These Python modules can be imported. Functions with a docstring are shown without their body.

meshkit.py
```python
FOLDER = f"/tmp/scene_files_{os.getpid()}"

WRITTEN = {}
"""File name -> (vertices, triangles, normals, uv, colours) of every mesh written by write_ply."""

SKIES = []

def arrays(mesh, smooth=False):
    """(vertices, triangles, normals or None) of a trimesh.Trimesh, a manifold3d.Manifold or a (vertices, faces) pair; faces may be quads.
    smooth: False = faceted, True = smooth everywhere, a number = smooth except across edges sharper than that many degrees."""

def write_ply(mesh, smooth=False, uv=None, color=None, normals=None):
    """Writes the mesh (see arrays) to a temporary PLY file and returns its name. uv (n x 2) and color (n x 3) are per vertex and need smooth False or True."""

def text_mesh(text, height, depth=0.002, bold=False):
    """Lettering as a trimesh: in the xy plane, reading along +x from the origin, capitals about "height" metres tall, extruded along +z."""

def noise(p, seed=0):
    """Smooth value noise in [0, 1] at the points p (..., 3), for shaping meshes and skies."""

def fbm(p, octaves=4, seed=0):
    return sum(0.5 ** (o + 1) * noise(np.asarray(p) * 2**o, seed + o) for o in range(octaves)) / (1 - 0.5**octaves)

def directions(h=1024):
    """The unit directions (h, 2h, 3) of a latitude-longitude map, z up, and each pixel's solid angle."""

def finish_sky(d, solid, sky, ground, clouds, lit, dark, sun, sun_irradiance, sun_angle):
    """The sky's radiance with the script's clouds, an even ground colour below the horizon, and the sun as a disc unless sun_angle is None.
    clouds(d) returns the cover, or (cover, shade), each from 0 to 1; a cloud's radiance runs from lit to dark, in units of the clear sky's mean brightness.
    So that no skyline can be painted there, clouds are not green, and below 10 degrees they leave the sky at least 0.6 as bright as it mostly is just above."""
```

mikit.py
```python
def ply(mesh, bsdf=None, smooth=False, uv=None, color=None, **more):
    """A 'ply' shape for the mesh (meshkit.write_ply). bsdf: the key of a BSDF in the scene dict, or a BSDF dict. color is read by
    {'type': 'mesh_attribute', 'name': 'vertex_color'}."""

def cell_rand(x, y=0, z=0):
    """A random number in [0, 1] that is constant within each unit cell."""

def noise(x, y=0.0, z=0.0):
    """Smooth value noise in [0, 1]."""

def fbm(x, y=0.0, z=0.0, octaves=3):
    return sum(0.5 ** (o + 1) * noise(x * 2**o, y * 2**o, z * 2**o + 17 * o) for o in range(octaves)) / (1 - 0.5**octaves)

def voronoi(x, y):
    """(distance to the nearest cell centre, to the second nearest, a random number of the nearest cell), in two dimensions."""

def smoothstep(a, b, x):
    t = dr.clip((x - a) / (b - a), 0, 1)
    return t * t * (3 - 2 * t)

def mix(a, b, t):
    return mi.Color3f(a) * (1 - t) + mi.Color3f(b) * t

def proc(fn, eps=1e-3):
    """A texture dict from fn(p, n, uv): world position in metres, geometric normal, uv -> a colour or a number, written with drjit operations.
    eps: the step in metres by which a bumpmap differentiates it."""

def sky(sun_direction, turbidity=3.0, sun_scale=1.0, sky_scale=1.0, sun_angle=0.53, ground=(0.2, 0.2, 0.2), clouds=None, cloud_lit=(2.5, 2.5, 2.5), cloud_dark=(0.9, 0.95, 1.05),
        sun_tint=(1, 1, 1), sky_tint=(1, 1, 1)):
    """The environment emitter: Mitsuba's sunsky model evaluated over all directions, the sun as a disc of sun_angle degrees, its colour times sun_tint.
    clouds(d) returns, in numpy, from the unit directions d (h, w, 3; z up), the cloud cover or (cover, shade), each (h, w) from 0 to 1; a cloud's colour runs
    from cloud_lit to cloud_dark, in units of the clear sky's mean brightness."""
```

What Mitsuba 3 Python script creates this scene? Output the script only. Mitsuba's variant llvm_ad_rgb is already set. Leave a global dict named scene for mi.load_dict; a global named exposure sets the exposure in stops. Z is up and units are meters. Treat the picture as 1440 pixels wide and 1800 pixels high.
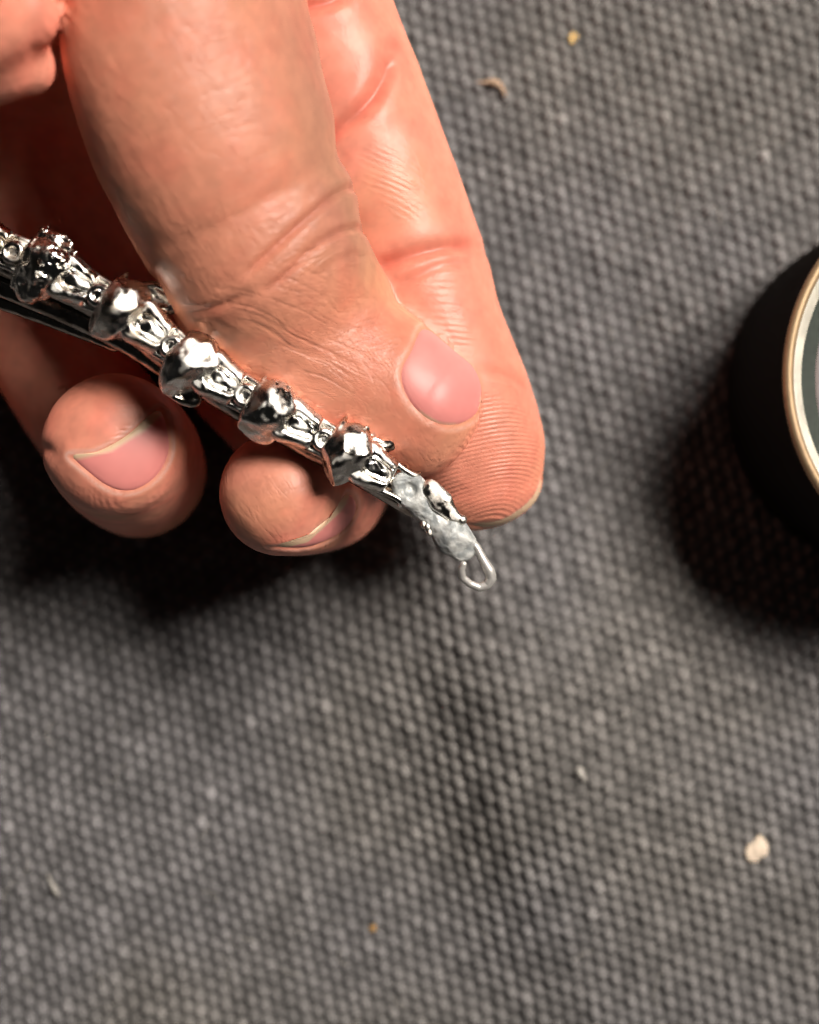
import math
import numpy as np, trimesh, shapely, drjit as dr, mitsuba as mi
import mikit, meshkit
from scipy.spatial import cKDTree, Delaunay
from scipy.interpolate import PchipInterpolator, splprep, splev
from mikit import proc, noise, fbm, smoothstep, mix

T = mi.ScalarTransform4f
scene, labels = {}, {}
MM = 0.001

# ------------------------------------------------------------------ camera, lamps, exposure
CAM_Z, FPX = 160.0, 2200.0                      # camera height in mm, focal length in pixels of the 1440 px wide photograph
scene['camera'] = {
    'type': 'thinlens', 'fov': math.degrees(2 * math.atan(720 / FPX)), 'fov_axis': 'x',
    'to_world': T().look_at(origin=[0, 0, CAM_Z * MM], target=[0, 0, 0], up=[0, 1, 0]),
    'aperture_radius': 0.0017, 'focus_distance': (CAM_Z - 35) * MM, 'near_clip': 0.01, 'far_clip': 10.0}
exposure = 0.0


def lamp(name, pos, target, size, rgb, label):
    scene[name] = {'type': 'rectangle', 'to_world': T().look_at(origin=pos, target=target, up=[0.1, 0.2, 1]) @ T().scale([size[0] / 2, size[1] / 2, 1]),
                   'emitter': {'type': 'area', 'radiance': {'type': 'rgb', 'value': rgb}}}
    labels[name] = {'label': label, 'category': 'lamp', 'kind': 'structure'}


KEY = [1.09 * 41, 1.0 * 41, 0.90 * 41]
lamp('desk_lamp', [0.295, 0.265, 0.52], [0.0, 0.0, 0.02], (0.25, 0.20), KEY, 'desk lamp panel shining from the upper right')
scene['room_light'] = {'type': 'constant', 'radiance': {'type': 'rgb', 'value': [0.007, 0.0068, 0.0066]}}


# ------------------------------------------------------------------ helpers
def at(px, py, z):
    """The point (mm) at height z that stands at that pixel of the photograph."""
    s = (CAM_Z - z) / FPX
    return np.array([(px - 720) * s, (900 - py) * s, z])


def ats(pts, z):
    return np.array([at(x, y, z) for x, y in pts])


def add(key, mesh, bsdf, smooth=True, label=None, category=None, kind=None, group=None, **kw):
    v, f = (mesh.vertices, mesh.faces) if isinstance(mesh, trimesh.Trimesh) else mesh
    m = trimesh.Trimesh(np.asarray(v) * MM, np.asarray(f), process=False)
    scene[key] = mikit.ply(m, bsdf, smooth=smooth, **kw)
    tag(key, label, category, kind, group)


def tag(key, label=None, category=None, kind=None, group=None):
    d = {k: x for k, x in dict(label=label, category=category, kind=kind, group=group).items() if x}
    if d:
        labels[key] = d


def surface_nets(fn, lo, hi, h):
    """Closed mesh of fn(points) < 0 inside the box lo..hi on a grid of step h."""
    ax = [np.arange(a, b + h, h) for a, b in zip(lo, hi)]
    P = np.stack(np.meshgrid(*ax, indexing='ij'), -1)
    V = fn(P.reshape(-1, 3)).reshape(P.shape[:3])
    n = np.array(V.shape)
    S = V < 0
    c = np.zeros(tuple(n - 1), np.int32)
    for i, j, k in np.ndindex(2, 2, 2):
        c += S[i:n[0] - 1 + i, j:n[1] - 1 + j, k:n[2] - 1 + k]
    cells = np.argwhere((c > 0) & (c < 8))
    idx = -np.ones(tuple(n - 1), np.int64)
    idx[tuple(cells.T)] = np.arange(len(cells))
    acc, cnt = np.zeros((len(cells), 3)), np.zeros(len(cells))
    for d in range(3):
        e = np.eye(3, dtype=int)[d]
        o = [k for k in range(3) if k != d]
        for a, b in np.ndindex(2, 2):
            s = np.zeros(3, int)
            s[o[0]], s[o[1]] = a, b
            p0 = cells + s
            p1 = p0 + e
            v0, v1 = V[tuple(p0.T)], V[tuple(p1.T)]
            m = (v0 < 0) != (v1 < 0)
            t = np.where(m, v0 / np.where(m, v0 - v1, 1), 0)
            acc += np.where(m[:, None], p0 + t[:, None] * e, 0)
            cnt += m
    verts = acc / np.maximum(cnt, 1)[:, None] * h + np.array(lo)
    faces = []
    for d in range(3):
        e = np.eye(3, dtype=int)[d]
        o1, o2 = np.eye(3, dtype=int)[(d + 1) % 3], np.eye(3, dtype=int)[(d + 2) % 3]
        A = S[:-1] if d == 0 else S[:, :-1] if d == 1 else S[:, :, :-1]
        B = S[1:] if d == 0 else S[:, 1:] if d == 1 else S[:, :, 1:]
        for flip, M in ((False, A & ~B), (True, ~A & B)):
            q = np.argwhere(M)
            q = q[np.all((q - o1 - o2 >= 0) & (q < n - 1), axis=1)]
            quad = np.stack([idx[tuple((q - o1 - o2).T)], idx[tuple((q - o2).T)], idx[tuple(q.T)], idx[tuple((q - o1).T)]], 1)
            quad = quad[(quad >= 0).all(1)]
            faces.append(quad[:, ::-1] if flip else quad)
    f = np.vstack(faces)
    return verts, np.vstack([f[:, [0, 1, 2]], f[:, [0, 2, 3]]])


def smin(a, b, k):
    h = np.maximum(k - np.abs(a - b), 0) / k
    return np.minimum(a, b) - h * h * k * 0.25


def smax(a, b, k):
    return -smin(-a, -b, k)


def ell(p, c, r):
    q = (p - np.asarray(c)) / np.asarray(r)
    k = np.linalg.norm(q, axis=-1)
    return (k - 1) * min(r)


def capsule(p, a, b, ra, rb):
    a, b = np.asarray(a, float), np.asarray(b, float)
    ab = b - a
    t = np.clip((p - a) @ ab / (ab @ ab), 0, 1)
    return np.linalg.norm(p - a - t[:, None] * ab, axis=-1) - (ra + (rb - ra) * t)


def tube_mesh(pts, r, sides=14, n=60, k=3):
    pts = np.asarray(pts, float)
    tck, _ = splprep(pts.T, s=0, k=min(k, len(pts) - 1))
    c = np.array(splev(np.linspace(0, 1, n), tck)).T
    rr = np.full(n, r) if np.isscalar(r) else np.interp(np.linspace(0, 1, n), np.linspace(0, 1, len(r)), r)
    # rounded ends
    t0, t1 = c[1] - c[0], c[-1] - c[-2]
    t0, t1 = t0 / np.linalg.norm(t0), t1 / np.linalg.norm(t1)
    heads = [c[0] - t0 * rr[0] * s for s in (0.98, 0.8, 0.45)]
    tails = [c[-1] + t1 * rr[-1] * s for s in (0.45, 0.8, 0.98)]
    rr = np.concatenate([[rr[0] * 0.2, rr[0] * 0.6, rr[0] * 0.9], rr, [rr[-1] * 0.9, rr[-1] * 0.6, rr[-1] * 0.2]])
    c = np.vstack([heads, c, tails])
    t = np.gradient(c, axis=0)
    t /= np.linalg.norm(t, axis=1, keepdims=True)
    u = np.cross(t[0], [0.3, 0.2, 1.0])
    us = []
    for k in range(len(c)):
        u = u - t[k] * (u @ t[k])
        u = u / np.linalg.norm(u)
        us.append(u)
    us = np.array(us)
    w = np.cross(t, us)
    a = np.arange(sides) * 2 * np.pi / sides
    V = c[:, None] + rr[:, None, None] * (np.cos(a)[None, :, None] * us[:, None] + np.sin(a)[None, :, None] * w[:, None])
    n_ = len(c)
    i, j = np.meshgrid(np.arange(n_ - 1), np.arange(sides), indexing='ij')
    q = np.stack([i * sides + j, i * sides + (j + 1) % sides, (i + 1) * sides + (j + 1) % sides, (i + 1) * sides + j], -1).reshape(-1, 4)
    f = np.vstack([q[:, [0, 1, 2]], q[:, [0, 2, 3]]])
    v = np.vstack([V.reshape(-1, 3), c[0], c[-1]])
    k = np.arange(sides)
    f = np.vstack([f, np.stack([np.full(sides, len(v) - 2), (k + 1) % sides, k], 1), np.stack([np.full(sides, len(v) - 1), (n_ - 1) * sides + k, (n_ - 1) * sides + (k + 1) % sides], 1)])
    return v, f


def lathe(profile, centre, sides=160):
    """Surface of revolution about the vertical through centre of a closed or open (r, z) profile."""
    p = np.asarray(profile, float)
    a = np.arange(sides) * 2 * np.pi / sides
    V = np.stack([p[:, 0:1] * np.cos(a), p[:, 0:1] * np.sin(a), np.repeat(p[:, 1:2], sides, 1)], -1)
    i, j = np.meshgrid(np.arange(len(p) - 1), np.arange(sides), indexing='ij')
    q = np.stack([i * sides + j, i * sides + (j + 1) % sides, (i + 1) * sides + (j + 1) % sides, (i + 1) * sides + j], -1).reshape(-1, 4)
    return V.reshape(-1, 3) + np.asarray(centre), np.vstack([q[:, [0, 1, 2]], q[:, [0, 2, 3]]])


# ------------------------------------------------------------------ materials
def m_(p, k=1000.0):
    return p.x * k, p.y * k, p.z * k


def fabric_bump(p, n, uv):
    x, y, z = m_(p)
    return fbm(x * 4.5, y * 4.5, z * 4.5, 2)


scene['fabric_cloth'] = {'type': 'twosided', 'nested': {'type': 'bumpmap', 'scale': 0.00010, 'arbitrary': proc(fabric_bump, 3e-5),
    'nested': {'type': 'principled', 'base_color': {'type': 'mesh_attribute', 'name': 'vertex_color'}, 'roughness': 0.75, 'specular': 0.35, 'sheen': 0.6}}}


# ridge centres of the finger pads (mm) with reach and pitch
RIDGES = [(*at(886, 990, 31), 21, 0.50, 1.0), (*at(505, 950, 32), 13.5, 0.47, 0.55), (*at(230, 860, 32), 15.5, 0.47, 0.55)]
BANDS = [(*at(800, 550, 31)[:2], 7.0, 0.10, 0.995, 0.62), (*at(700, 330, 31)[:2], 6.0, 0.55, 0.83, 0.6)]
WRINKLES = [(*at(520, 590, 44)[:2], 11.0, math.radians(-20), 0.95), (*at(560, 440, 44)[:2], 8.5, math.radians(40), 0.8), (*at(600, 520, 44)[:2], 8.5, math.radians(12), 0.6), (*at(300, 250, 46)[:2], 14.0, math.radians(35), 0.22)]


def skin_bump(p, n, uv):
    x, y, z = m_(p)
    h = 0.30 * fbm(x * 1.3, y * 1.3, z * 1.3, 4) + 0.10 * noise(x * 5.5, y * 5.5, z * 5.5)
    v1, v2, _ = mikit.voronoi(x * 2.3 + 0.35 * noise(x * 2, y * 2), y * 2.3 + z * 0.8)
    back = smoothstep(34.0, 38.0, z)
    h += 0.10 * smoothstep(0.0, 0.22, v2 - v1) * back
    wx = 0.6 * noise(x * 0.7, y * 0.7, z * 0.7)
    h += 0.17 * back * smoothstep(0.0, 0.2, dr.abs(noise((x * 0.83 + y * 0.55) * 2.6 + wx, (y * 0.83 - x * 0.55) * 0.55, 11) - 0.5))
    h += 0.15 * back * smoothstep(0.0, 0.2, dr.abs(noise((x * 0.45 - y * 0.89) * 2.4 + wx, (x * 0.89 + y * 0.45) * 0.5, 13) - 0.5))
    wob = 2.0 * noise(x * 0.16, y * 0.16, z * 0.16) + 0.05 * noise(x * 1.5, y * 1.5, z * 1.5)
    for cx, cy, cz, reach, pitch, amp in RIDGES:
        d = dr.sqrt(dr.square(x - cx) + dr.square((y - cy) * 1.12) + dr.square((z - cz) * 0.5))
        far = 1 - smoothstep(reach * 0.8, reach, d)
        h += 0.38 * amp * far * (0.25 + 0.75 * noise(x * 0.45 + 9, y * 0.45)) * dr.sin((d + wob) * (2 * math.pi / pitch)) * (1 - smoothstep(35.5, 37.0, z))
    for cx, cy, reach, dx, dy, pitch in BANDS:
        d = dr.sqrt(dr.square(x - cx) + dr.square(y - cy))
        h += 0.17 * (1 - smoothstep(reach * 0.4, reach, d)) * noise(x * 0.5, y * 1.2) * dr.sin(((x - cx) * dx + (y - cy) * dy + wob) * (2 * math.pi / pitch)) * (1 - smoothstep(34.0, 36.0, z))
    for cx, cy, reach, a, s in WRINKLES:
        u, v = (x - cx) * math.cos(a) + (y - cy) * math.sin(a), (y - cy) * math.cos(a) - (x - cx) * math.sin(a)
        far = (1 - smoothstep(reach * 0.1, reach, dr.sqrt(u * u + v * v))) * (0.3 + 0.9 * noise(x * 0.3, y * 0.3, 5))
        v += 0.8 * noise(u * 0.3, v * 0.3, 4)
        line = dr.abs(noise(u * 0.22, v * 1.5, 7) - 0.5) + 0.6 * dr.abs(noise(u * 0.4, v * 3.1, 9) - 0.5)
        h += s * far * back * smoothstep(0.0, 0.28, line)
    return h


scene['skin'] = {'type': 'twosided', 'nested': {'type': 'bumpmap', 'scale': 0.00011, 'arbitrary': proc(skin_bump, 3e-5),
    'nested': {'type': 'principled', 'base_color': {'type': 'mesh_attribute', 'name': 'vertex_color'}, 'roughness': 0.42, 'specular': 0.38, 'flatness': 0.6, 'sheen': 0.2, 'sheen_tint': 0.8}}}
def nail_bump(p, n, uv):
    x, y, z = m_(p)
    return noise((x * 0.62 + y * 0.78) * 3.2 + noise(x, y), 0.3 * (x - y), 1) + 0.5 * fbm(x * 2, y * 2, z * 2, 2)


scene['nail_plate'] = {'type': 'twosided', 'nested': {'type': 'bumpmap', 'scale': 0.000004, 'arbitrary': proc(nail_bump, 4e-5), 'nested': {'type': 'principled', 'base_color': {'type': 'mesh_attribute', 'name': 'vertex_color'}, 'roughness': 0.46, 'specular': 0.45, 'flatness': 0.5}}}


def polish(alpha):
    def f(p, n, uv):
        x, y, z = m_(p)
        return alpha * (0.55 + 1.3 * smoothstep(0.35, 0.7, fbm(x * 1.4 + 3, y * 1.4, z * 1.4, 3)))
    return f


def tarnish(refl):
    def f(p, n, uv):
        x, y, z = m_(p)
        t = smoothstep(0.45, 0.75, fbm(x * 0.9 + 31, y * 0.9, z * 0.9, 4))
        return mi.Color3f(*refl) * mix((1.0, 1.0, 1.0), (0.60, 0.53, 0.46), t)
    return f


def metal(name, alpha, refl, bump, fn, eps=4e-5, worn=True):
    scene[name] = {'type': 'twosided', 'nested': {'type': 'bumpmap', 'scale': bump, 'arbitrary': proc(fn, eps),
        'nested': {'type': 'roughconductor', 'material': 'Ag', 'alpha': proc(polish(alpha)), 'specular_reflectance': proc(tarnish(refl)) if worn else {'type': 'rgb', 'value': refl}}}}


def soft_dents(p, n, uv):
    x, y, z = m_(p)
    return fbm(x * 0.8, y * 0.8, z * 0.8, 2)


def crumple(p, n, uv):
    x, y, z = m_(p)
    a = fbm(x * 1.1, y * 1.1, z * 1.1, 3)
    return dr.abs(a - 0.5) * 1.6 + 0.15 * noise(x * 5, y * 5, z * 5)


def grain(p, n, uv):
    x, y, z = m_(p)
    return fbm(x * 2.2, y * 2.2, z * 2.2, 4)


metal('polished_silver', 0.19, [0.92, 0.92, 0.92], 0.00016, soft_dents)
metal('crumpled_silver', 0.13, [0.92, 0.91, 0.89], 0.0003, crumple)
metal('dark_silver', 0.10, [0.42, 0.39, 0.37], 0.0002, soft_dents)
metal('wire_silver', 0.32, [0.95, 0.92, 0.89], 0.00005, grain, worn=False)


def solder_colour(p, n, uv):
    x, y, z = m_(p)
    return mix((0.33, 0.355, 0.36), (0.66, 0.67, 0.65), smoothstep(0.3, 0.7, fbm(x * 1.2, y * 1.2, z * 1.2, 4)))


scene['dull_solder'] = {'type': 'twosided', 'nested': {'type': 'bumpmap', 'scale': 0.0002, 'arbitrary': proc(grain, 4e-5),
    'nested': {'type': 'principled', 'base_color': proc(solder_colour), 'metallic': 0.3, 'roughness': 0.58, 'specular': 0.3}}}
scene['flux'] = {'type': 'dielectric', 'int_ior': 1.45}


def plain(name, rgb, rough=0.6, spec=0.4, metallic=0.0, amount=0.25, freq=1.5):
    def f(p, n, uv):
        x, y, z = m_(p)
        return mi.Color3f(*rgb) * (1 - amount + 2 * amount * fbm(x * freq, y * freq, z * freq, 3))
    scene[name] = {'type': 'twosided', 'nested': {'type': 'principled', 'base_color': proc(f), 'roughness': rough, 'specular': spec, 'metallic': metallic}}


plain('hook_wire', (0.74, 0.72, 0.69), 0.45, 0.5, 0.65, 0.12, 2.0)
plain('gold_rim', (0.42, 0.30, 0.18), 0.55, 0.4, 0.7, 0.2)
plain('cream_lip', (0.74, 0.71, 0.61), 0.5, 0.4, 0.2, 0.4, 0.5)
plain('dark_liner', (0.04, 0.05, 0.043), 0.6, 0.2, 0.0, 0.2)
plain('tin_wall_in_shade', (0.008, 0.0065, 0.0055), 0.8, 0.1, 0.0, 0.2)  # near black: the shade on the wall is put into its colour
plain('pale_fill', (0.22, 0.185, 0.18), 0.6, 0.4, 0.0, 0.12)
plain('amber_crumb', (0.62, 0.42, 0.16), 0.45, 0.5)
plain('tan_fibre', (0.50, 0.35, 0.24), 0.7, 0.3)
plain('pale_flake', (0.80, 0.66, 0.52), 0.6, 0.4)
plain('grey_lint', (0.42, 0.40, 0.37), 0.8, 0.2)
plain('orange_fleck', (0.48, 0.28, 0.10), 0.5, 0.4)

# ------------------------------------------------------------------ setting: the woven cloth
rng = np.random.default_rng(5)
fine_x, fine_y = np.arange(-62, 62.01, 0.21), np.arange(-76, 76.01, 0.21)
grow = lambda e: e + np.cumsum(0.21 * 1.18 ** np.arange(1, 37))
gx = np.concatenate([-grow(62)[::-1], fine_x, grow(62)])
gy = np.concatenate([-grow(76)[::-1], fine_y, grow(76)])


def cloth_added_fold(X, Y):
    """Slow undulation of the cloth (mm): with a fold added for its dark side."""
    x, y = np.asarray(X, float), np.asarray(Y, float)
    r = 1.6 * (meshkit.fbm(np.stack([x * 0.022, y * 0.022, x * 0 + 2], -1), 2, 4) - 0.5)
    crest = 6.2 + 0.0024 * y * y                                    # an added fold below the hook, shaped to give a dark band
    u = x - crest
    depth = np.clip((8 - y) / 30, 0, 1) * np.clip((75 + y) / 40, 0, 1)
    r += depth * 11.5 / (1 + np.exp(-u / 4.0)) * np.exp(-np.clip(u, 0, None) / 26)
    return r


def cloth_height(X, Y, relief=True):
    r = cloth_added_fold(X, Y)
    if not relief:
        return r
    wx = 1.4 * (meshkit.fbm(np.stack([X * 0.05, Y * 0.05, X * 0], -1), 2, 1) - 0.5)
    wy = 1.6 * (meshkit.fbm(np.stack([X * 0.06, Y * 0.06, X * 0 + 5], -1), 2, 2) - 0.5)
    x, y = X + wx, Y + wy
    U = (x * 0.985 + y * 0.174) / 1.64
    V = (x * 0.174 - y * 0.985) / 2.08
    i = np.floor(U + 0.5)
    fu = U - i
    v = V + 0.5 * (np.mod(i, 2))
    j = np.floor(v)
    fv = v - j
    rnd = meshkit.noise(np.stack([i * 1.0, j * 1.0, i * 0 + 0.0], -1), 3)
    pu = np.sqrt(np.clip(1 - (fu / 0.52) ** 2, 0, 1))
    pv = np.clip(1 - (np.abs(fv - 0.5) / 0.56) ** 2.2, 0, 1)
    jit = meshkit.noise(np.stack([X * 1.6, Y * 1.6, X * 0], -1), 8) - 0.5
    h = (0.18 + 0.82 * pv) * pu * (0.75 + 0.45 * rnd) * 1.15
    weft = 0.32 * np.sqrt(np.clip(1 - ((fv - (fv > 0.5)) / 0.42) ** 2, 0, 1))
    inside = np.clip((64 - np.abs(X)) / 3, 0, 1) * np.clip((78 - np.abs(Y)) / 3, 0, 1)
    thread = np.clip((h - weft) / 0.14 + 0.3, 0, 1) * (0.45 + 0.55 * pv)  # falls off between threads and where they dip
    twist = 1 + 0.16 * np.sin(2 * np.pi * (1.6 * fu + 3.2 * fv + 0.6 * jit))
    return r + (np.maximum(h, weft) + 0.16 * jit + 0.05 * (twist - 1) - 0.6) * inside, np.where(inside > 0, thread, 0.6), twist * (0.84 + 0.42 * rnd) + 0.5 * np.clip(rnd - 0.98, 0, 1) / 0.02


X, Y = np.meshgrid(gx, gy, indexing='ij')
Z, gap_shade, vary = cloth_height(X, Y)
nx, ny = X.shape
i, j = np.meshgrid(np.arange(nx - 1), np.arange(ny - 1), indexing='ij')
q = np.stack([i * ny + j, (i + 1) * ny + j, (i + 1) * ny + j + 1, i * ny + j + 1], -1).reshape(-1, 4)
P3 = np.stack([X, Y, Z], -1).reshape(-1, 3)
big = np.clip((meshkit.fbm(P3 * [0.03, 0.03, 0] + 7, 3, 50) - 0.35) / 0.3, 0, 1)[:, None]
fuzz = (0.60 + 0.42 * meshkit.noise(P3 * [0.55, 0.55, 0], 51) + 0.7 * (meshkit.fbm(P3 * 3.2, 2, 52) - 0.45))[:, None]
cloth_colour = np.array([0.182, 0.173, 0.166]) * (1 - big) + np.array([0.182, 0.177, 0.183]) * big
cloth_colour = (cloth_colour * gap_shade.reshape(-1, 1) + np.array([0.066, 0.062, 0.060]) * (1 - gap_shade.reshape(-1, 1))) * fuzz * vary.reshape(-1, 1)  # shade in the gaps of the weave is painted into the colour
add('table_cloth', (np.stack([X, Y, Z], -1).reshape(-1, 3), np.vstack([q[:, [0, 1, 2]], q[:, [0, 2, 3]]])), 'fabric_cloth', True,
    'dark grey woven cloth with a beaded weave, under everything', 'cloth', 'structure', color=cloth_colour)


def on_cloth(px, py):
    p = at(px, py, 0)
    return np.array([p[0], p[1], float(cloth_added_fold(p[0], p[1])) + 0.1])


# ------------------------------------------------------------------ the tin at the right edge
TC = np.array([62.2, 14.5, 0.0])
tag('round_tin', 'round tin with a gold rim, cut off by the right edge', 'tin')
R, H = 22.4, 27.0
add('round_tin__wall', lathe([(R - 1.2, 0.3), (R - 0.6, 0.3), (R - 0.45, 1.0), (R - 0.45, H - 1.6), (R - 0.9, H - 1.4), (R - 0.9, 1.0), (0, 1.0)], TC), 'tin_wall_in_shade', 35)
ring = [(R - 0.6 + 0.6 * math.cos(a), H - 0.6 + 0.6 * math.sin(a)) for a in np.linspace(-2.2, 2.6, 22)]
add('round_tin__rim', lathe(ring, TC), 'gold_rim', True, 'gold rolled rim')
add('round_tin__lip', lathe([(R - 0.9, H - 0.35), (R - 1.2, H - 0.42), (R - 2.0, H - 0.9), (R - 2.4, H - 1.8), (R - 2.5, H - 2.6)], TC), 'cream_lip', True, 'pale bright inner lip')
add('round_tin__liner', lathe([(R - 2.5, H - 2.4), (R - 2.8, H - 2.7), (R - 4.3, H - 3.0), (R - 4.4, H - 3.8)], TC), 'dark_liner', 40, 'dark green inner ring')
add('round_tin__fill', lathe([(R - 4.3, H - 3.7), (R - 4.7, H - 3.4), (R - 8, H - 3.3), (0.0, H - 3.3)], TC), 'pale_fill', 40, 'pinkish grey middle of the tin')


# ------------------------------------------------------------------ the hand
class Tube:
    """A finger: an elliptical section swept along a curve. rows: centre (mm), half width, half thickness."""

    def __init__(self, centres, a, b, cap=(4, 4), n=220, lean=0.0):
        c = np.asarray(centres, float)
        s = np.concatenate([[0], np.cumsum(np.linalg.norm(np.diff(c, axis=0), axis=1))])
        u = np.linspace(0, s[-1], n)
        self.c = PchipInterpolator(s, c)(u)
        k = np.hanning(15); k /= k.sum()
        pad = np.vstack([np.repeat(self.c[:1], 7, 0) , self.c, np.repeat(self.c[-1:], 7, 0)])
        sm = np.stack([np.convolve(pad[:, d], k, 'valid') for d in range(3)], 1)
        w = np.clip(np.minimum(np.arange(n), np.arange(n)[::-1]) / 8, 0, 1)[:, None]
        self.c = self.c * (1 - w) + sm * w
        self.a, self.b = PchipInterpolator(s, a)(u), PchipInterpolator(s, b)(u)
        t = np.gradient(self.c, axis=0)
        self.t = t / np.linalg.norm(t, axis=1, keepdims=True)
        uu = np.cross(self.t, [0, 0, 1.0]) if np.abs(self.t[:, 2]).max() < 0.8 else np.cross(self.t, [0.3, 0.9, 0.1])
        self.u = uu / np.linalg.norm(uu, axis=1, keepdims=True)
        self.v = np.cross(self.u, self.t)
        self.cap, self.n = cap, n
        self.lean = lean * np.clip(1.25 - 1.7 * np.linspace(0, 1, n), 0, 1)     # the section leans over to one side
        self.tree = cKDTree(self.c)
        self.step = np.linalg.norm(np.diff(self.c, axis=0), axis=1).mean()
        self.lo = (self.c - np.maximum(self.a, self.b)[:, None]).min(0) - 9
        self.hi = (self.c + np.maximum(self.a, self.b)[:, None]).max(0) + 9

    def __call__(self, p):
        out = np.full(len(p), 9.0)
        m = np.all((p > self.lo) & (p < self.hi), axis=1)
        if not m.any():
            return out
        p = p[m]
        _, k = self.tree.query(p)
        o = p - self.c[k]
        ot = np.einsum('ij,ij->i', o, self.t[k])
        s = np.clip(k + np.clip(ot / self.step, -1, 1), 0, self.n - 1)
        k0 = np.minimum(s.astype(int), self.n - 2)
        f = (s - k0)[:, None]
        lerp = lambda A: A[k0] * (1 - f) + A[k0 + 1] * f
        o = p - lerp(self.c)
        t, u, v = lerp(self.t), lerp(self.u), lerp(self.v)
        a, b = lerp(self.a[:, None])[:, 0], lerp(self.b[:, None])[:, 0]
        ou, ov, ot = np.einsum('ij,ij->i', o, u), np.einsum('ij,ij->i', o, v), np.einsum('ij,ij->i', o, t)
        ov = ov + ou * np.interp(s, np.arange(self.n), self.lean)
        cap = np.where(s <= 0, self.cap[0], self.cap[1])
        ot = np.where((s <= 0) | (s >= self.n - 1), ot, 0)
        out[m] = (np.sqrt((ou / a) ** 2 + (ov / b) ** 2 + (ot / cap) ** 2) - 1) * np.minimum(a, b)
        return out


def edged(rows, cap, lean=0.0):
    c, a, b = [], [], []
    for e1, e2, z, half in rows:
        p, q_ = at(*e1, z), at(*e2, z)
        c.append((p + q_) / 2)
        a.append(np.linalg.norm(p - q_) / 2)
        b.append(half)
    return Tube(c, a, b, cap, lean=lean)


def centred(rows, cap):
    return Tube([at(x, y, z) for x, y, z, r in rows], [r for *_, r in rows], [r for *_, r in rows], cap)


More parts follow.
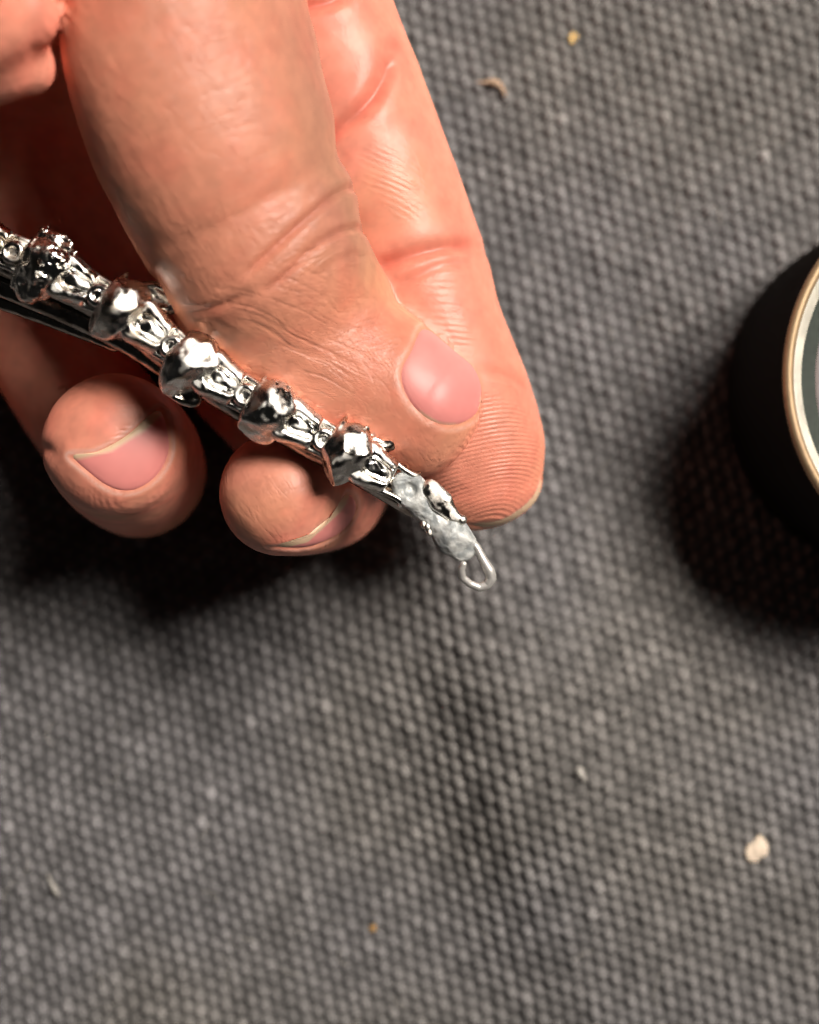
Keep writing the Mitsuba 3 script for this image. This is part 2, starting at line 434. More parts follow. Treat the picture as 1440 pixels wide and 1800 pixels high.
LEAN = -0.35
thumb = edged([((112, -330), (470, -400), 45, 11.5), ((118, -150), (520, -150), 45, 11), ((125, 0), (536, -10), 44.5, 10.8), ((130, 150), (560, 90), 43.5, 10.5), ((168, 270), (590, 215), 42.4, 10),
    ((206, 355), (597, 276), 41.2, 9.8), ((228, 400), (604, 312), 40, 9.6), ((254, 445), (632, 352), 39.6, 9.4), ((283, 490), (640, 410), 39, 9.2), ((326, 598), (668, 468), 35.5, 9.0), ((388, 688), (706, 525), 33.6, 8.5), ((472, 742), (748, 578), 33, 8.2),
    ((572, 775), (800, 615), 33.2, 7.8), ((668, 803), (848, 658), 33.8, 6.8)], (5, 4.6), LEAN)
index = edged([((365, -60 - 150), (590, -300), 26, 8.8), ((395, -30), (640, -130), 26, 8.8), ((427, 96), (690, 0), 26, 8.8), ((482, 240), (748, 150), 25, 8.7), ((534, 385), (804, 300), 24.5, 8.5),
    ((590, 510), (848, 430), 24, 8.1), ((630, 625), (884, 555), 24, 8.0), ((672, 725), (926, 660), 23.5, 7.8), ((704, 810), (958, 770), 23, 7.0), ((734, 862), (955, 840), 22.5, 6.2)], (5, 5.0))
middle = centred([(150, 60, 18, 9.0), (185, 250, 12, 8.8), (300, 450, 11, 8.6), (440, 640, 9.2, 8.2), (560, 800, 9.0, 7.7), (575, 850, 14, 7.4), (544, 862, 24, 7.0), (495, 868, 33, 6.3)], (5, 6.2))
ring_f = centred([(-40, 80, 18, 9.0), (-10, 300, 10, 8.2), (40, 500, 9, 7.8), (140, 690, 9, 7.8), (232, 812, 9.4, 7.8), (246, 830, 12.5, 7.7), (228, 808, 21, 8.0), (203, 782, 30.5, 7.4)], (5, 6.2))
little = centred([(-220, 200, 18, 8), (-200, 500, 12, 7.6), (-140, 760, 10, 7)], (5, 5))
heel = centred([(-120, -60, 55, 9.5), (-60, 0, 55, 8.6), (8, 20, 54, 4.9), (40, 20, 53.5, 3.3)], (5, 3.0))
heel2 = centred([(-140, 70, 52, 6.5), (-40, 90, 51, 5.2), (30, 112, 50, 3.4), (52, 118, 49.5, 2.5)], (5, 2.2))


def palm(p):
    d = ell(p, at(120, -220, 16), (30, 24, 11))
    d = smin(d, ell(p, at(-80, 40, 11), (22, 26, 9.5)), 6)
    d = smin(d, ell(p, at(330, -330, 28), (24, 16, 16)), 6)
    return smin(d, ell(p, at(-190, -80, 36), (15, 16, 12)), 6)


class Flattened:
    """A fingertip whose nail side is flatter than the rest."""

    def __init__(self, tube, outline, sink):
        eye = np.array([0, 0, CAM_Z])
        d = ats(outline, 0) - eye
        d /= np.linalg.norm(d, axis=1, keepdims=True)
        t = np.full(len(d), 100.0)
        for _ in range(160):
            t += np.clip(tube(eye + d * t[:, None]) * 0.5, 0, 1) * (t < 152)
        p = (eye + d * t[:, None])[t < 150]
        self.c = p.mean(0)
        n = np.linalg.svd(p - self.c)[2][2]
        g = np.array([tube(self.c[None] + 0.1 * k)[0] - tube(self.c[None])[0] for k in np.eye(3)])
        self.n = n if n @ g > 0 else -n
        self.c = self.c + self.n * sink
        self.tube, self.reach = tube, np.linalg.norm(p - self.c, axis=1).max() + 4

    def __call__(self, p):
        d = self.tube(p)
        near = np.linalg.norm(p - self.c, axis=1) < self.reach
        return np.where(near, smax(d, np.where(near, (p - self.c) @ self.n, -9), 1.8), d)


ring_f = Flattened(ring_f, [(118, 799), (150, 797), (190, 782), (235, 752), (284, 712), (304, 785), (280, 838), (215, 868), (150, 832)], 0.75)
middle = Flattened(middle, [(515, 955), (560, 925), (596, 890), (628, 872), (610, 930), (580, 952)], 0.5)
PARTS = [thumb, index, middle, ring_f, little, heel, heel2, palm]


def hand_parts(p):
    return np.stack([f(p) for f in PARTS])


def hand_sdf(p):
    d = hand_parts(p)
    base = smin(smin(smin(smin(d[7], d[2], 4), d[3], 4), d[4], 4), d[1], 3)
    base = smin(base, smin(d[5], d[6], 1.6), 2.5)
    return smin(base, d[0], 0.7)


def grad(fn, p, e=0.08):
    f0 = fn(p)
    g = np.stack([fn(p + e * k) - f0 for k in np.eye(3)], 1) / e
    return f0, g


hv, hf = surface_nets(hand_sdf, (-78, -8, 0.6), (18, 78, 60), 0.6)
hm = trimesh.Trimesh(hv, hf, process=False)
for step in range(2):
    f0, g = grad(hand_sdf, hm.vertices)
    hm.vertices = hm.vertices - np.clip(f0, -0.4, 0.4)[:, None] * g / np.maximum((g * g).sum(1), 0.25)[:, None]
hm = trimesh.smoothing.filter_taubin(hm, iterations=6)
# finer where the photograph looks
fz = hm.triangles_center
pxy = fz[:, :2] * (FPX / (CAM_Z - fz[:, 2]))[:, None] + [720, -900]
seen = (hm.face_normals[:, 2] > -0.25) & (pxy[:, 0] > -60) & (pxy[:, 0] < 1000) & (pxy[:, 1] < 60) & (pxy[:, 1] > -1000)
v2, f2 = trimesh.remesh.subdivide(hm.vertices, hm.faces, np.nonzero(seen)[0])
hm = trimesh.Trimesh(v2, f2, process=False)
hm.merge_vertices()
hm = trimesh.smoothing.filter_taubin(hm, iterations=4)
hv = np.array(hm.vertices)
hn = np.array(hm.vertex_normals)
which = hand_parts(hv).argmin(0)
top = np.clip(hn[:, 2] * 3 + 0.6, 0, 1)


def seg_dist(p, line):
    line = np.asarray(line)
    best = np.full(len(p), 1e9)
    for a, b in zip(line[:-1], line[1:]):
        ab = b - a
        t = np.clip((p - a) @ ab / (ab @ ab), 0, 1)
        best = np.minimum(best, np.linalg.norm(p - a - t[:, None] * ab, axis=1))
    return best


def smooth_line(pts, z, n=24):
    c = ats(pts, z)[:, :2]
    if len(c) < 3:
        return c
    tck, _ = splprep(c.T, s=0, k=min(3, len(c) - 1))
    return np.array(splev(np.linspace(0, 1, n), tck)).T


disp = np.zeros(len(hv))
crease_tone = np.zeros(len(hv))                           # darker and redder along the creases, more so in deep ones
CREASES = [  # part, height, points of the photograph, depth, width
    (0, 44, [(634, 292), (612, 318), (575, 362), (530, 412), (480, 462), (438, 498)], 0.42, 0.34),
    (0, 44, [(668, 352), (640, 378), (598, 408), (560, 440), (520, 482), (470, 522)], 0.36, 0.34),
    (0, 44, [(650, 430), (600, 455), (560, 492)], 0.14, 0.35),
    (0, 44, [(300, 540), (345, 549), (400, 542), (440, 525)], 0.22, 0.36),
    (0, 44, [(590, 300), (560, 335), (545, 372)], 0.10, 0.35),
    (1, 30, [(560, 270), (592, 246), (640, 208), (674, 160), (692, 100)], 0.75, 0.75),
    (1, 30, [(520, 50), (545, 44), (575, 36), (615, 10)], 0.6, 0.7),
    (1, 30, [(650, 480), (690, 466), (745, 449), (800, 434), (842, 432)], 0.65, 0.7),
    (1, 30, [(690, 508), (735, 490), (780, 470), (830, 462)], 0.30, 0.6),
    (1, 30, [(850, 655), (880, 657), (912, 668), (935, 684)], 0.22, 0.5),
    (3, 26, [(90, 800), (115, 796), (140, 808)], 0.3, 0.6)]
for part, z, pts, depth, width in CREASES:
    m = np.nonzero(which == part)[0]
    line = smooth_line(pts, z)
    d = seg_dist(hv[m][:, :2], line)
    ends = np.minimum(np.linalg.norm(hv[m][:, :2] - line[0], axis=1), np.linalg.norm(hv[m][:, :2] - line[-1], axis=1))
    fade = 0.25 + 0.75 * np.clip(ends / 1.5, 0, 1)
    crease_tone[m] = np.maximum(crease_tone[m], fade * min(1, depth * 1.6) * np.exp(-(d / (width * 1.25)) ** 2))
    disp[m] += top[m] * fade * depth * (-np.exp(-(d / width) ** 2) + (0.10 if part == 0 else 0.16) * np.exp(-((d - 2.6 * width) / (1.5 * width)) ** 2))
# fine wrinkles fanning over the thumb's joint
rngw = np.random.default_rng(11)
m = np.nonzero(which == 0)[0]
for k in range(30):
    c = np.array([rngw.uniform(360, 650), rngw.uniform(500, 665)])
    if c[1] > 700 - 0.55 * (650 - c[0]) + 60:
        continue
    ang = math.radians(rngw.normal(18 if c[1] > 560 else -38, 12))
    L = rngw.uniform(18, 70)
    dvec = np.array([math.cos(ang), math.sin(ang)])
    line = smooth_line([c - dvec * L / 2, c + [0, rngw.uniform(-5, 5)], c + dvec * L / 2], 44, 8)
    d = seg_dist(hv[m][:, :2], line)
    disp[m] -= top[m] * rngw.uniform(0.02, 0.05) * np.exp(-(d / 0.24) ** 2)
disp += top * 0.22 * (meshkit.fbm(hv * 0.16, 3, 3) - 0.5) + 0.07 * top * (meshkit.fbm(hv * 0.9, 3, 6) - 0.5)


# nails: the outline is laid on the finger's surface, then built as a thin curved plate
def hit(pxs, part):
    eye = np.array([0, 0, CAM_Z])
    d = ats(pxs, 0) - eye
    d /= np.linalg.norm(d, axis=1, keepdims=True)
    t, best, tb = np.full(len(d), 95.0), np.full(len(d), 1e9), np.full(len(d), 95.0)
    for _ in range(110):
        s = PARTS[part](eye + d * t[:, None])
        new = s < best - 1e-4
        best, tb = np.where(new, s, best), np.where(new, t, tb)
        t += np.where(best < 0.01, 0, np.clip(s * 0.6, 0.03, 1.5))
    p = eye + d * tb[:, None]
    for _ in range(3):                          # where the ray just misses, the nearest point of the finger
        f0, g = grad(PARTS[part], p)
        p = p - np.clip(f0, -2, 2)[:, None] * g / np.maximum((g * g).sum(1), 0.25)[:, None]
    return p


NAILS = [  # key, part, outline in the photograph, free-edge point, free-edge reach (mm), bulge
    ('thumb_nail', 0, [(741, 570), (724, 605), (704, 640), (702, 672), (716, 706), (742, 735), (776, 752), (808, 752), (838, 738), (858, 710), (864, 680), (850, 648), (822, 620), (785, 592), (760, 574)], [(738, 730), (776, 752), (812, 753), (842, 736), (861, 702)], 0.30, 0.34),
    ('ring_finger_nail', 3, [(118, 799), (150, 797), (190, 782), (235, 752), (268, 722), (284, 712), (298, 745), (304, 785), (296, 815), (280, 838), (250, 862), (215, 868), (180, 855), (150, 832)], [(118, 797), (190, 780), (240, 748), (285, 710)], 0.8, 0.26),
    ('middle_finger_nail', 2, [(470, 962), (515, 955), (560, 925), (596, 890), (612, 862), (628, 872), (632, 895), (610, 930), (580, 952), (540, 964), (500, 967)], [(465, 965), (540, 945), (600, 885), (615, 860)], 0.75, 0.26),
    ('index_finger_nail', 1, [(822, 924), (870, 917), (915, 895), (945, 862), (957, 830), (961, 850), (955, 885), (930, 913), (890, 931), (855, 934)], [(820, 922), (880, 912), (950, 850)], 3, 0.10)]
hand_colour = np.zeros((len(hv), 3))
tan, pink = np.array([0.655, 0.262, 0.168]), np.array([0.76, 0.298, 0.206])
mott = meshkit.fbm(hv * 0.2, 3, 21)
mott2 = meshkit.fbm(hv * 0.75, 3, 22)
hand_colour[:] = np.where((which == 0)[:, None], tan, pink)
red = np.array([0.76, 0.25, 0.165])
tips = [(at(900, 860, 28), 8, 0.8), (at(480, 880, 28), 8, 0.8), (at(200, 760, 28), 8, 0.6), (at(670, 700, 42), 6, 0.35), (at(320, 120, 46), 6, 0.35), (at(640, 430, 30), 5, 0.5)]
w = np.zeros(len(hv))
for c, r, s in tips:
    w = np.maximum(w, s * np.exp(-(np.linalg.norm(hv - c, axis=1) / r) ** 2))
w = np.clip(w + 1.1 * (mott - 0.5), 0, 1)[:, None]
hand_colour = hand_colour * (1 - w) + red * w
yellow = np.clip((meshkit.fbm(hv * 0.13 + 4, 2, 30) - 0.5) * 1.6, 0, 0.5)[:, None]
hand_colour = hand_colour * (1 - yellow) + np.array([0.70, 0.345, 0.18]) * yellow
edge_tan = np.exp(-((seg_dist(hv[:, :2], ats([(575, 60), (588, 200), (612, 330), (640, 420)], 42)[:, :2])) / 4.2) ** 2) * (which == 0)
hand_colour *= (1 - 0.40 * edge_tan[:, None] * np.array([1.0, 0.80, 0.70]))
hand_colour *= 1 - crease_tone[:, None] * np.array([0.16, 0.30, 0.30])
speck = meshkit.fbm(hv * 2.2, 2, 23) - 0.5
blotch = np.clip((meshkit.fbm(hv * 0.33, 3, 25) - 0.47) * 4, 0, 1)[:, None] * 0.5
hand_colour = hand_colour * (1 - blotch) + hand_colour * np.array([1.02, 0.80, 0.82]) * blotch
hand_colour *= (0.84 + 0.32 * mott2 + 0.11 * speck)[:, None]
NAIL_MESHES = []
for key, part, outline, edge, reach, bulge in NAILS:
    o = np.array(outline, float)
    tck, _ = splprep(np.vstack([o, o[:1]]).T, s=12, per=1)
    b = np.array(splev(np.linspace(0, 1, 97)[:-1], tck)).T
    c = b.mean(0)
    fr = np.linspace(0, 1, 15)[1:]
    P2 = np.vstack([[c]] + [c + f_ * (b - c) for f_ in fr])
    F = np.concatenate([[0]] + [np.full(96, f_) for f_ in fr])
    P = hit(P2, part)
    _, g = grad(PARTS[part], P)
    N = g / np.maximum(np.linalg.norm(g, axis=1, keepdims=True), 1e-6)
    up = bulge * (1 - F ** 5) - 0.10
    topv, botv = P + N * up[:, None], P - N * 0.55
    k = np.arange(96)
    ftop = [np.stack([np.zeros(96, int), 1 + k, 1 + (k + 1) % 96], 1)]
    for r in range(13):
        a0, b0 = 1 + r * 96, 1 + (r + 1) * 96
        ftop += [np.stack([a0 + k, b0 + k, b0 + (k + 1) % 96], 1), np.stack([a0 + k, b0 + (k + 1) % 96, a0 + (k + 1) % 96], 1)]
    ftop = np.vstack(ftop)
    n_ = len(P)
    e0 = 1 + 13 * 96
    side = np.vstack([np.stack([e0 + k, e0 + k + n_, e0 + (k + 1) % 96 + n_], 1), np.stack([e0 + k, e0 + (k + 1) % 96 + n_, e0 + (k + 1) % 96], 1)])
    nv, nf = np.vstack([topv, botv]), np.vstack([ftop, ftop[:, ::-1] + n_, side])
    nm = trimesh.Trimesh(nv, nf, process=False)
    nm = trimesh.smoothing.filter_laplacian(nm, lamb=0.5, iterations=5, volume_constraint=False)
    if nm.volume < 0:
        nm.invert()
    col = np.tile(np.array([0.76, 0.262, 0.24]), (len(nv), 1))
    col *= (0.93 + 0.14 * meshkit.fbm(nv * 0.5, 2, 40))[:, None]
    if edge is not None:
        el = np.vstack([hit(np.linspace(a_, b_, 12), part) for a_, b_ in zip(np.array(edge[:-1], float), np.array(edge[1:], float))])
        dd = cKDTree(el).query(nv)[0]
        t_ = np.clip((reach * (0.8 + 0.4 * meshkit.noise(nv * 0.4, 7)) - dd) / 0.35 + 0.5, 0, 1)[:, None]
        col = col * (1 - t_) + np.array([0.72, 0.50, 0.33]) * t_
    if key == 'thumb_nail':
        lun = np.clip(1 - np.linalg.norm(nv[:, :2] - at(716, 640, 43)[:2], axis=1) / 3.2, 0, 1)[:, None] * 0.55
        col = col * (1 - lun) + np.array([0.76, 0.38, 0.34]) * lun
    NAIL_MESHES.append((key, nm, col))
    # the skin fold round the plate
    rim = cKDTree(hit(np.array(splev(np.linspace(0, 1, 400), tck)).T, part))
    m = np.nonzero(which == part)[0]
    m = m[rim.query(hv[m])[0] < 12]
    d_ = rim.query(hv[m])[0]
    pp = hv[m][:, :2] * (FPX / (CAM_Z - hv[m][:, 2]))[:, None]
    ins = shapely.contains_xy(shapely.Polygon((b - [720, 900]) * [1, -1]), pp[:, 0], pp[:, 1]) & (hn[m][:, 2] > -0.1)
    d_ = np.where(ins, -d_, d_)
    pale = (1.7 if part == 3 else 1.0) * (np.exp(-((d_ - 0.12) / 0.22) ** 2) * 0.42 * (0.3 + meshkit.noise(hv[m] * 0.6, 31)))[:, None].clip(0, 0.8)
    hand_colour[m] = hand_colour[m] * (1 - pale) + np.array([0.80, 0.52, 0.43]) * pale
    disp[m] += -0.22 * np.clip(-d_ / 0.5, 0, 1) + 0.05 * np.exp(-((d_ - 0.5) / 0.4) ** 2)
hv = hv + hn * disp[:, None]
hv[:, 2] = np.maximum(hv[:, 2], 0.7)
tag('hand', 'hand seen from the palm side, pinching the silver rod between thumb and fingers', 'hand')
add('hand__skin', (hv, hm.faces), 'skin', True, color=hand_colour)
NL = {'thumb_nail': 'pink thumb nail', 'ring_finger_nail': 'nail with a pale free edge, on the lower left fingertip', 'middle_finger_nail': 'half shaded nail with a pale edge', 'index_finger_nail': 'thin pale nail edge past the index fingertip'}
for key, nm, col in NAIL_MESHES:
    add('hand__' + key, nm, 'nail_plate', True, NL[key], color=col)

# ------------------------------------------------------------------ the silver rod
RZ = [41.5, 42, 42.3, 42.3, 41.8, 40.6, 38.8]
K = 0.95                                        # size of the links
D = [(-72, 400), (80, 468), (217, 541), (338, 636), (474, 719), (610, 794), (735, 868)]
tag('silver_rod', 'shiny silver rod of beaded links ending in a small wire hook, held in the fingers', 'jewellery')
count = {}


def numbered(name):
    n = count.get(name, 0)
    count[name] = n + 1
    return f'silver_rod__{name}' + (f'_{n:03d}' if n else '')


def part(name, mesh, bsdf, smooth=True, label=None):
    add(numbered(name), mesh, bsdf, smooth, label)


def frame(i):
    o, q_ = at(*D[i], RZ[i]), at(*D[min(i + 1, len(D) - 1)], RZ[min(i + 1, len(D) - 1)])
    ex = q_ - o
    ln = np.linalg.norm(ex)
    ex = ex / ln
    return o, np.stack([ex, [-ex[1], ex[0], 0], [0, 0, 1.0]]), ln


def bump3(p, seed, f, oct_=3):
    return meshkit.fbm(p * f + 13.7 * seed, oct_, seed) - 0.5


LOBES = [(-0.2, 0.3, 0.0), (-0.5, 0.2, 0), (-0.9, -0.3, 0), (-0.5, 0.0, 0), (-0.2, 0.3, 0), (-0.7, 0, 0)]
for i in range(6):
    o, M, ln = frame(i)
    to = lambda v: (np.asarray(v) * K) @ M + o
    crumpled = i in (0, 1)

    def bead(p, i=i):
        j = bump3(p, i + 1, 0.42) * 0.35
        d = ell(p, (0.15, 0.15, 0), (2.5, 3.0, 2.75))
        d = smin(d, ell(p, (LOBES[i][0], -2.25, -0.2), (1.5, 1.9, 1.9)), 1.6)
        d = smin(d, ell(p, (LOBES[i][0] + 0.9, -1.3, 0.1), (1.3, 1.9, 1.7)), 0.8)
        d = smin(d, ell(p, (-1.85, -0.2, -0.45), (0.42, 2.9, 2.3)), 0.3)          # flange towards the loop before it
        d = smin(d, ell(p, (1.2, 0.9, 1.3), (1.3, 0.8, 1.2)), 0.6)
        d = smax(d, -ell(p, (2.3, -3.0, 1.2), (0.9, 1.1, 1.6)), 0.5)
        rb = np.random.default_rng(100 + i)
        for kf in range(7):                                     # hammered facets
            th, ph = rb.uniform(0, 2 * np.pi), rb.uniform(0.15, 1.35)
            nn = np.array([math.cos(th) * math.sin(ph), math.sin(th) * math.sin(ph), math.cos(ph)])
            sup = math.sqrt((2.5 * nn[0]) ** 2 + (3.0 * nn[1]) ** 2 + (2.75 * nn[2]) ** 2)
            d = smax(d, p @ nn - sup * rb.uniform(0.86, 0.97), 0.12)
        d = d + j
        if i == 1:
            d = d + 0.9 * (np.abs(bump3(p, 9, 0.6, 2)) - 0.12)
            d = np.minimum(d, ell(p, (0.2, 2.5, 0.8), (1.5, 0.9, 0.5)) + 1.0 * bump3(p, 12, 0.9, 2))
        return d

    v, f = surface_nets(bead, (-4, -5.4, -3.6), (4.2, 4.6, 4.2), 0.14)
    m = trimesh.smoothing.filter_taubin(trimesh.Trimesh(v, f, process=False), iterations=2)
    part('bead', (to(m.vertices), m.faces), 'crumpled_silver' if crumpled else 'polished_silver', True, 'crumpled rough bead with torn foil-like edges' if i == 1 else None)

    def cup(p, i=i):
        x = p[:, 0]
        d = capsule(p * [1, 1, 1.15], (2.2, 0, -0.1), (4.5, 0, -0.2), 2.5, 1.95)
        d = smax(d, x - 5.35, 0.5)
        d = smax(d, p[:, 2] - 1.35 + 0.06 * x, 0.15)
        d = smax(d, -(capsule(p * [1, 1, 1], (3.0, 0.0, 1.35), (4.6, 0.0, 1.25), 1.2, 0.95)), 0.12)
        d = smin(d, np.maximum(capsule(p, (3.1, 0.0, 0.3), (4.4, 0.0, 0.2), 0.92, 0.66), p[:, 2] - 1.02), 0.12)
        return d + 0.12 * bump3(p, i + 20, 0.7)

    v, f = surface_nets(cup, (-0.6, -3.2, -3.2), (6.4, 3.2, 2.6), 0.13)
    m = trimesh.smoothing.filter_taubin(trimesh.Trimesh(v, f, process=False), iterations=6)
    part('cup', (to(m.vertices), m.faces), 'polished_silver', True, 'cup beside the crumpled bead' if i == 1 else None)

    def loop(p, i=i):
        qx, qy = p[:, 0] - 6.25, p[:, 1] + 0.1
        rr = np.sqrt(qx ** 2 + qy ** 2)
        d = np.sqrt((rr - 0.85) ** 2 + (p[:, 2] - 0.6) ** 2) - 0.36
        d = smin(d, ell(p, (6.25, -0.1, 0.1), (0.55, 0.55, 0.4)), 0.12)
        return smin(d, ell(p, (6.25, -0.1, -0.6), (1.55, 1.55, 1.2)), 0.2)

    v, f = surface_nets(loop, (4.6, -1.8, -2), (8, 1.7, 1.4), 0.11)
    if i < 5:
        part('loop', (to(v), f), 'polished_silver')
    for s in (-1, 1):
        y = 1.62 if s > 0 else -1.75
        part('side_wire', tube_mesh(to([(1.2, y, -0.5), (3.5, y * 1.05, -0.35), (5.5, y * 0.93, -0.2), (7.4, y * 0.95, -0.1), (ln / K - 1, y * 1.1, -0.5)]), 0.30), 'polished_silver')
    # leaf-like side lobes below the beads
    for s, on in ((1, i in (2, 5)), (-1, i in (3,))):
        if not on:
            continue
        def lobe(p, s=s, i=i):
            c = (1.9 if s > 0 else 0.4, s * 3.0, -1.3)
            d = ell(p, c, (2.2, 1.35, 0.75))
            d = smax(d, -ell(p, (c[0], c[1], c[2] + 0.75), (1.5, 0.75, 0.55)), 0.2)
            return d + 0.3 * bump3(p, i + 40 + s, 0.6)
        v, f = surface_nets(lobe, (-3, -5.5, -3), (5.5, 5.5, 0.6), 0.15)
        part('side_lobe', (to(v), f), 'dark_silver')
# the flat bars under the beads
bar = [at(*D[k], RZ[k]) for k in range(7)]
off = [frame(min(k, 5))[1] for k in range(7)]
line = lambda y, z, a=0, b=7: np.array([bar[k] + y * off[k][1] + [0, 0, z] for k in range(a, b)])
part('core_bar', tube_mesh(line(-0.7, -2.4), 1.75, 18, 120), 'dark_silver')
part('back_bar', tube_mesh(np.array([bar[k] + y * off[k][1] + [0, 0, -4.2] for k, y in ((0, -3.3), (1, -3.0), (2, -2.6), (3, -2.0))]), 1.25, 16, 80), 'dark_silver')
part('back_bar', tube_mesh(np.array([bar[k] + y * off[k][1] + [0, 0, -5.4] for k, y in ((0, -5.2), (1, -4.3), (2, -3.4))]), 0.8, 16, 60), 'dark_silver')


def end_blob(p):
    a = [at(718, 866, 38.2), at(742, 890, 38.1), at(770, 920, 38), at(796, 944, 38.1), at(813, 960, 38.2)]
    q = p * [1, 1, 1.25] - [0, 0, 38.2 * 0.25]                      # the lump is flatter than wide
    d = capsule(q, a[0], a[1], 1.0, 1.15)
    for k, (r0, r1) in enumerate(((1.15, 1.25), (1.25, 1.75), (1.8, 1.5))):
        d = smin(d, capsule(q, a[k + 1], a[k + 2], r0, r1), 0.5)
    e = at(722, 862, 38.8)
    ux, uy = np.array([0.62, -0.78]), np.array([0.78, 0.62])
    eu, ev = (p[:, :2] - e[:2]) @ ux / 1.25, (p[:, :2] - e[:2]) @ uy
    d = smin(d, np.sqrt((np.sqrt(eu ** 2 + ev ** 2) - 1.05) ** 2 + (p[:, 2] - e[2]) ** 2) - 0.62, 0.3)   # eyelet
    d = smin(d, capsule(p, at(735, 852, 38.4), at(775, 890, 37.8), 0.5, 0.4), 0.4)
    d = smin(d, capsule(p, at(705, 842, 38.2), at(733, 856, 38.4), 0.5, 0.6), 0.3)
    d = smax(d, -capsule(p, at(752, 880, 39.8), at(790, 915, 39.6), 0.45, 0.4), 0.3)                     # valley beside the tab
    for nx_, ny_, nz_, off_ in ((0.2, -0.4, 0.9, 1.35), (-0.5, -0.5, 0.7, 1.45), (0.5, 0.4, 0.76, 1.5)):
        nn = np.array([nx_, ny_, nz_]); nn = nn / np.linalg.norm(nn)
        d = smax(d, np.where((p - a[3])[:, 0] > -3.0, (p - a[3]) @ nn - off_, -9.0), 0.2)
    return d + 0.34 * bump3(p, 60, 0.7, 3)


c0 = at(765, 910, 38.2)
v, f = surface_nets(end_blob, c0 - [7, 7, 3.5], c0 + [7, 7, 3.5], 0.14)
m = trimesh.smoothing.filter_taubin(trimesh.Trimesh(v, f, process=False), iterations=4)
part('end_blob', m, 'dull_solder', True, 'dull grey lump of solder at the end of the rod')


def fin(p):
    q = p * [1, 1, 1.4] - [0, 0, 39 * 0.4]
    d = capsule(q, at(756, 860, 39), at(776, 882, 39), 1.0, 1.05)
    d = smin(d, capsule(q, at(776, 882, 39), at(795, 905, 38.8), 1.05, 0.7), 0.4)
    d = smin(d, capsule(p, at(800, 908, 38.8), at(811, 914, 38.8), 0.4, 0.5), 0.3)
    return d + 0.4 * bump3(p, 66, 0.7, 2)


c0 = at(780, 888, 38.7)
v, f = surface_nets(fin, c0 - [4, 4, 2.6], c0 + [4, 4, 2.6], 0.11)
part('solder_fin', (v, f), 'wire_silver', True, 'bright fin of solder beside the end lump')
for px, py, r in ((752, 926, 0.42), (745, 922, 0.32), (755, 935, 0.35), (742, 893, 0.28)):
    s_ = trimesh.creation.icosphere(2, r)
    s_.vertices = s_.vertices * [1, 1.3, 1] + at(px, py, 38.5)
    part('solder_drop', s_, 'wire_silver')
hook_px = [(822, 946, 38.2), (838, 962, 38.4), (850, 985, 38.4), (861, 1004, 38.2), (864, 1016, 38), (857, 1028, 37.8), (843, 1033, 37.8), (826, 1026, 38), (813, 1015, 38.4), (811, 1002, 38.8), (815, 992, 39)]
part('hook', tube_mesh([at(*h) for h in hook_px], [0.44, 0.41, 0.40, 0.46, 0.54, 0.52, 0.44, 0.37, 0.36, 0.36, 0.32], 16, 60, 1), 'hook_wire', True, 'bent wire hook at the tip of the rod')
rngd = np.random.default_rng(3)
for px, py in ((487, 675), (505, 683), (521, 690), (545, 700), (566, 712), (596, 730), (640, 757), (656, 766), (668, 790), (655, 812), (602, 790), (598, 800), (690, 822)):
    s_ = trimesh.creation.icosphere(2, rngd.uniform(0.16, 0.3))
    s_.vertices = s_.vertices + at(px, py, np.interp(px, [d[0] for d in D], RZ) + rngd.uniform(1.6, 2.4))
    part('flux_drop', s_, 'flux')


# ------------------------------------------------------------------ small things on the cloth
def crumb(key, px, py, r, bsdf, label, category, seed, rot=0.0, lift=0.6):
    rc = np.random.default_rng(70 + seed)
    hulls = []
    for k in range(4):
        q = rc.normal(size=(13, 3)); q /= np.linalg.norm(q, axis=1, keepdims=True)
        hulls.append(trimesh.convex.convex_hull(q * rc.uniform(0.55, 0.8) * rc.uniform(0.75, 1.25, 3) + rc.normal(0, 0.15 if seed == 2 else 0.3, 3) * (k > 0)))
    s_ = trimesh.util.concatenate(hulls)
    v = np.array(s_.vertices)
    v = v * r
    c_, s2 = math.cos(rot), math.sin(rot)
    v = v @ np.array([[c_, s2, 0], [-s2, c_, 0], [0, 0, 1]])
    add(key, (v + on_cloth(px, py) + [0, 0, lift], s_.faces), bsdf, False, label, category)


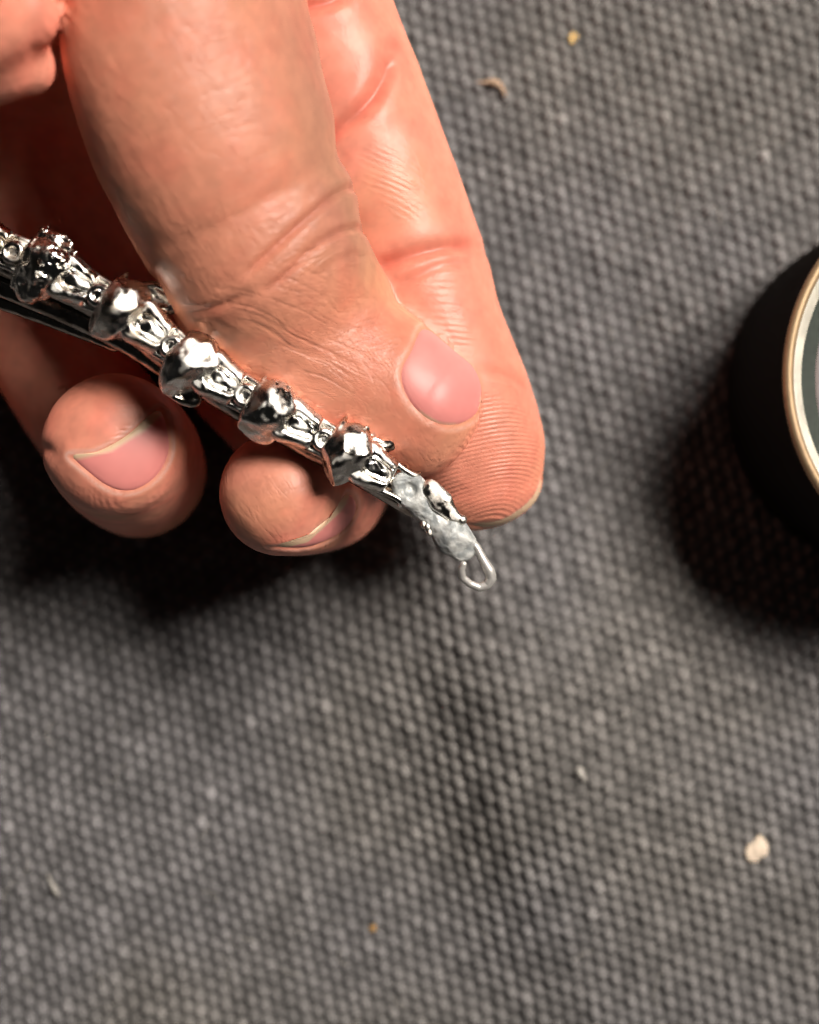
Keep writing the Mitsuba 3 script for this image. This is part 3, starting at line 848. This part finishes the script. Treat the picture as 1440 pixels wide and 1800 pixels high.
crumb('crumb', 1009, 68, (0.75, 0.9, 0.5), 'amber_crumb', 'yellow crumb on the cloth near the top', 'crumb', 1)
crumb('flake', 1321, 1479, (1.9, 1.75, 0.5), 'pale_flake', 'large cream flake on the cloth at the lower right', 'flake', 2, 0.9)
crumb('flake_001', 1004, 1336, (0.75, 1.15, 0.5), 'grey_lint', 'small whitish flake below the hook', 'flake', 3, 0.2)
crumb('crumb_001', 657, 1627, (0.5, 0.6, 0.4), 'orange_fleck', 'tiny orange crumb near the bottom of the cloth', 'crumb', 4)
p0 = on_cloth(866, 152)
add('fibre', tube_mesh([p0 + [-1.9, 0.3, 0.5], p0 + [-0.8, 0.2, 0.8], p0 + [0.3, 0.1, 0.9], p0 + [1.0, -0.4, 0.8], p0 + [1.5, -1.3, 0.6]], [0.15, 0.25, 0.5, 0.35, 0.2], 10, 30), 'tan_fibre', True,
    'tan curled fibre on the cloth beside the index finger', 'fibre')
p0 = on_cloth(100, 1556)
add('fibre_001', tube_mesh([p0 + [-0.8, 1.6, 0.5], p0 + [-0.4, 0.7, 0.7], p0 + [0.1, -0.1, 0.8], p0 + [0.4, -0.9, 0.6]], [0.12, 0.25, 0.38, 0.25], 10, 30), 'grey_lint', True,
    'pale bit of lint on the cloth at the lower left', 'fibre')
rf = np.random.default_rng(8)
fv, ff, nfv = [], [], 0
for k in range(150):
    c = np.array([rf.uniform(-55, 55), rf.uniform(-68, 68)])
    a, L, b = rf.uniform(0, 6.28), rf.uniform(1.0, 3.2), rf.normal(0, 0.8)
    t = np.linspace(-0.5, 0.5, 5)
    xy = c + np.stack([t * L * math.cos(a) - b * t * t * L * math.sin(a), t * L * math.sin(a) + b * t * t * L * math.cos(a)], 1)
    zz = cloth_added_fold(xy[:, 0], xy[:, 1]) + 0.62 + 0.5 * (0.25 - t * t) * rf.uniform(0, 1.5)
    v, f = tube_mesh(np.column_stack([xy, zz]), rf.uniform(0.03, 0.06), 5, 9)
    fv.append(v); ff.append(f + nfv); nfv += len(v)
add('cloth_fuzz', (np.vstack(fv), np.vstack(ff)), 'grey_lint', True, 'fine loose grey fibres scattered over the woven cloth', 'lint', 'stuff')
print('hand', len(hv), len(hm.faces))
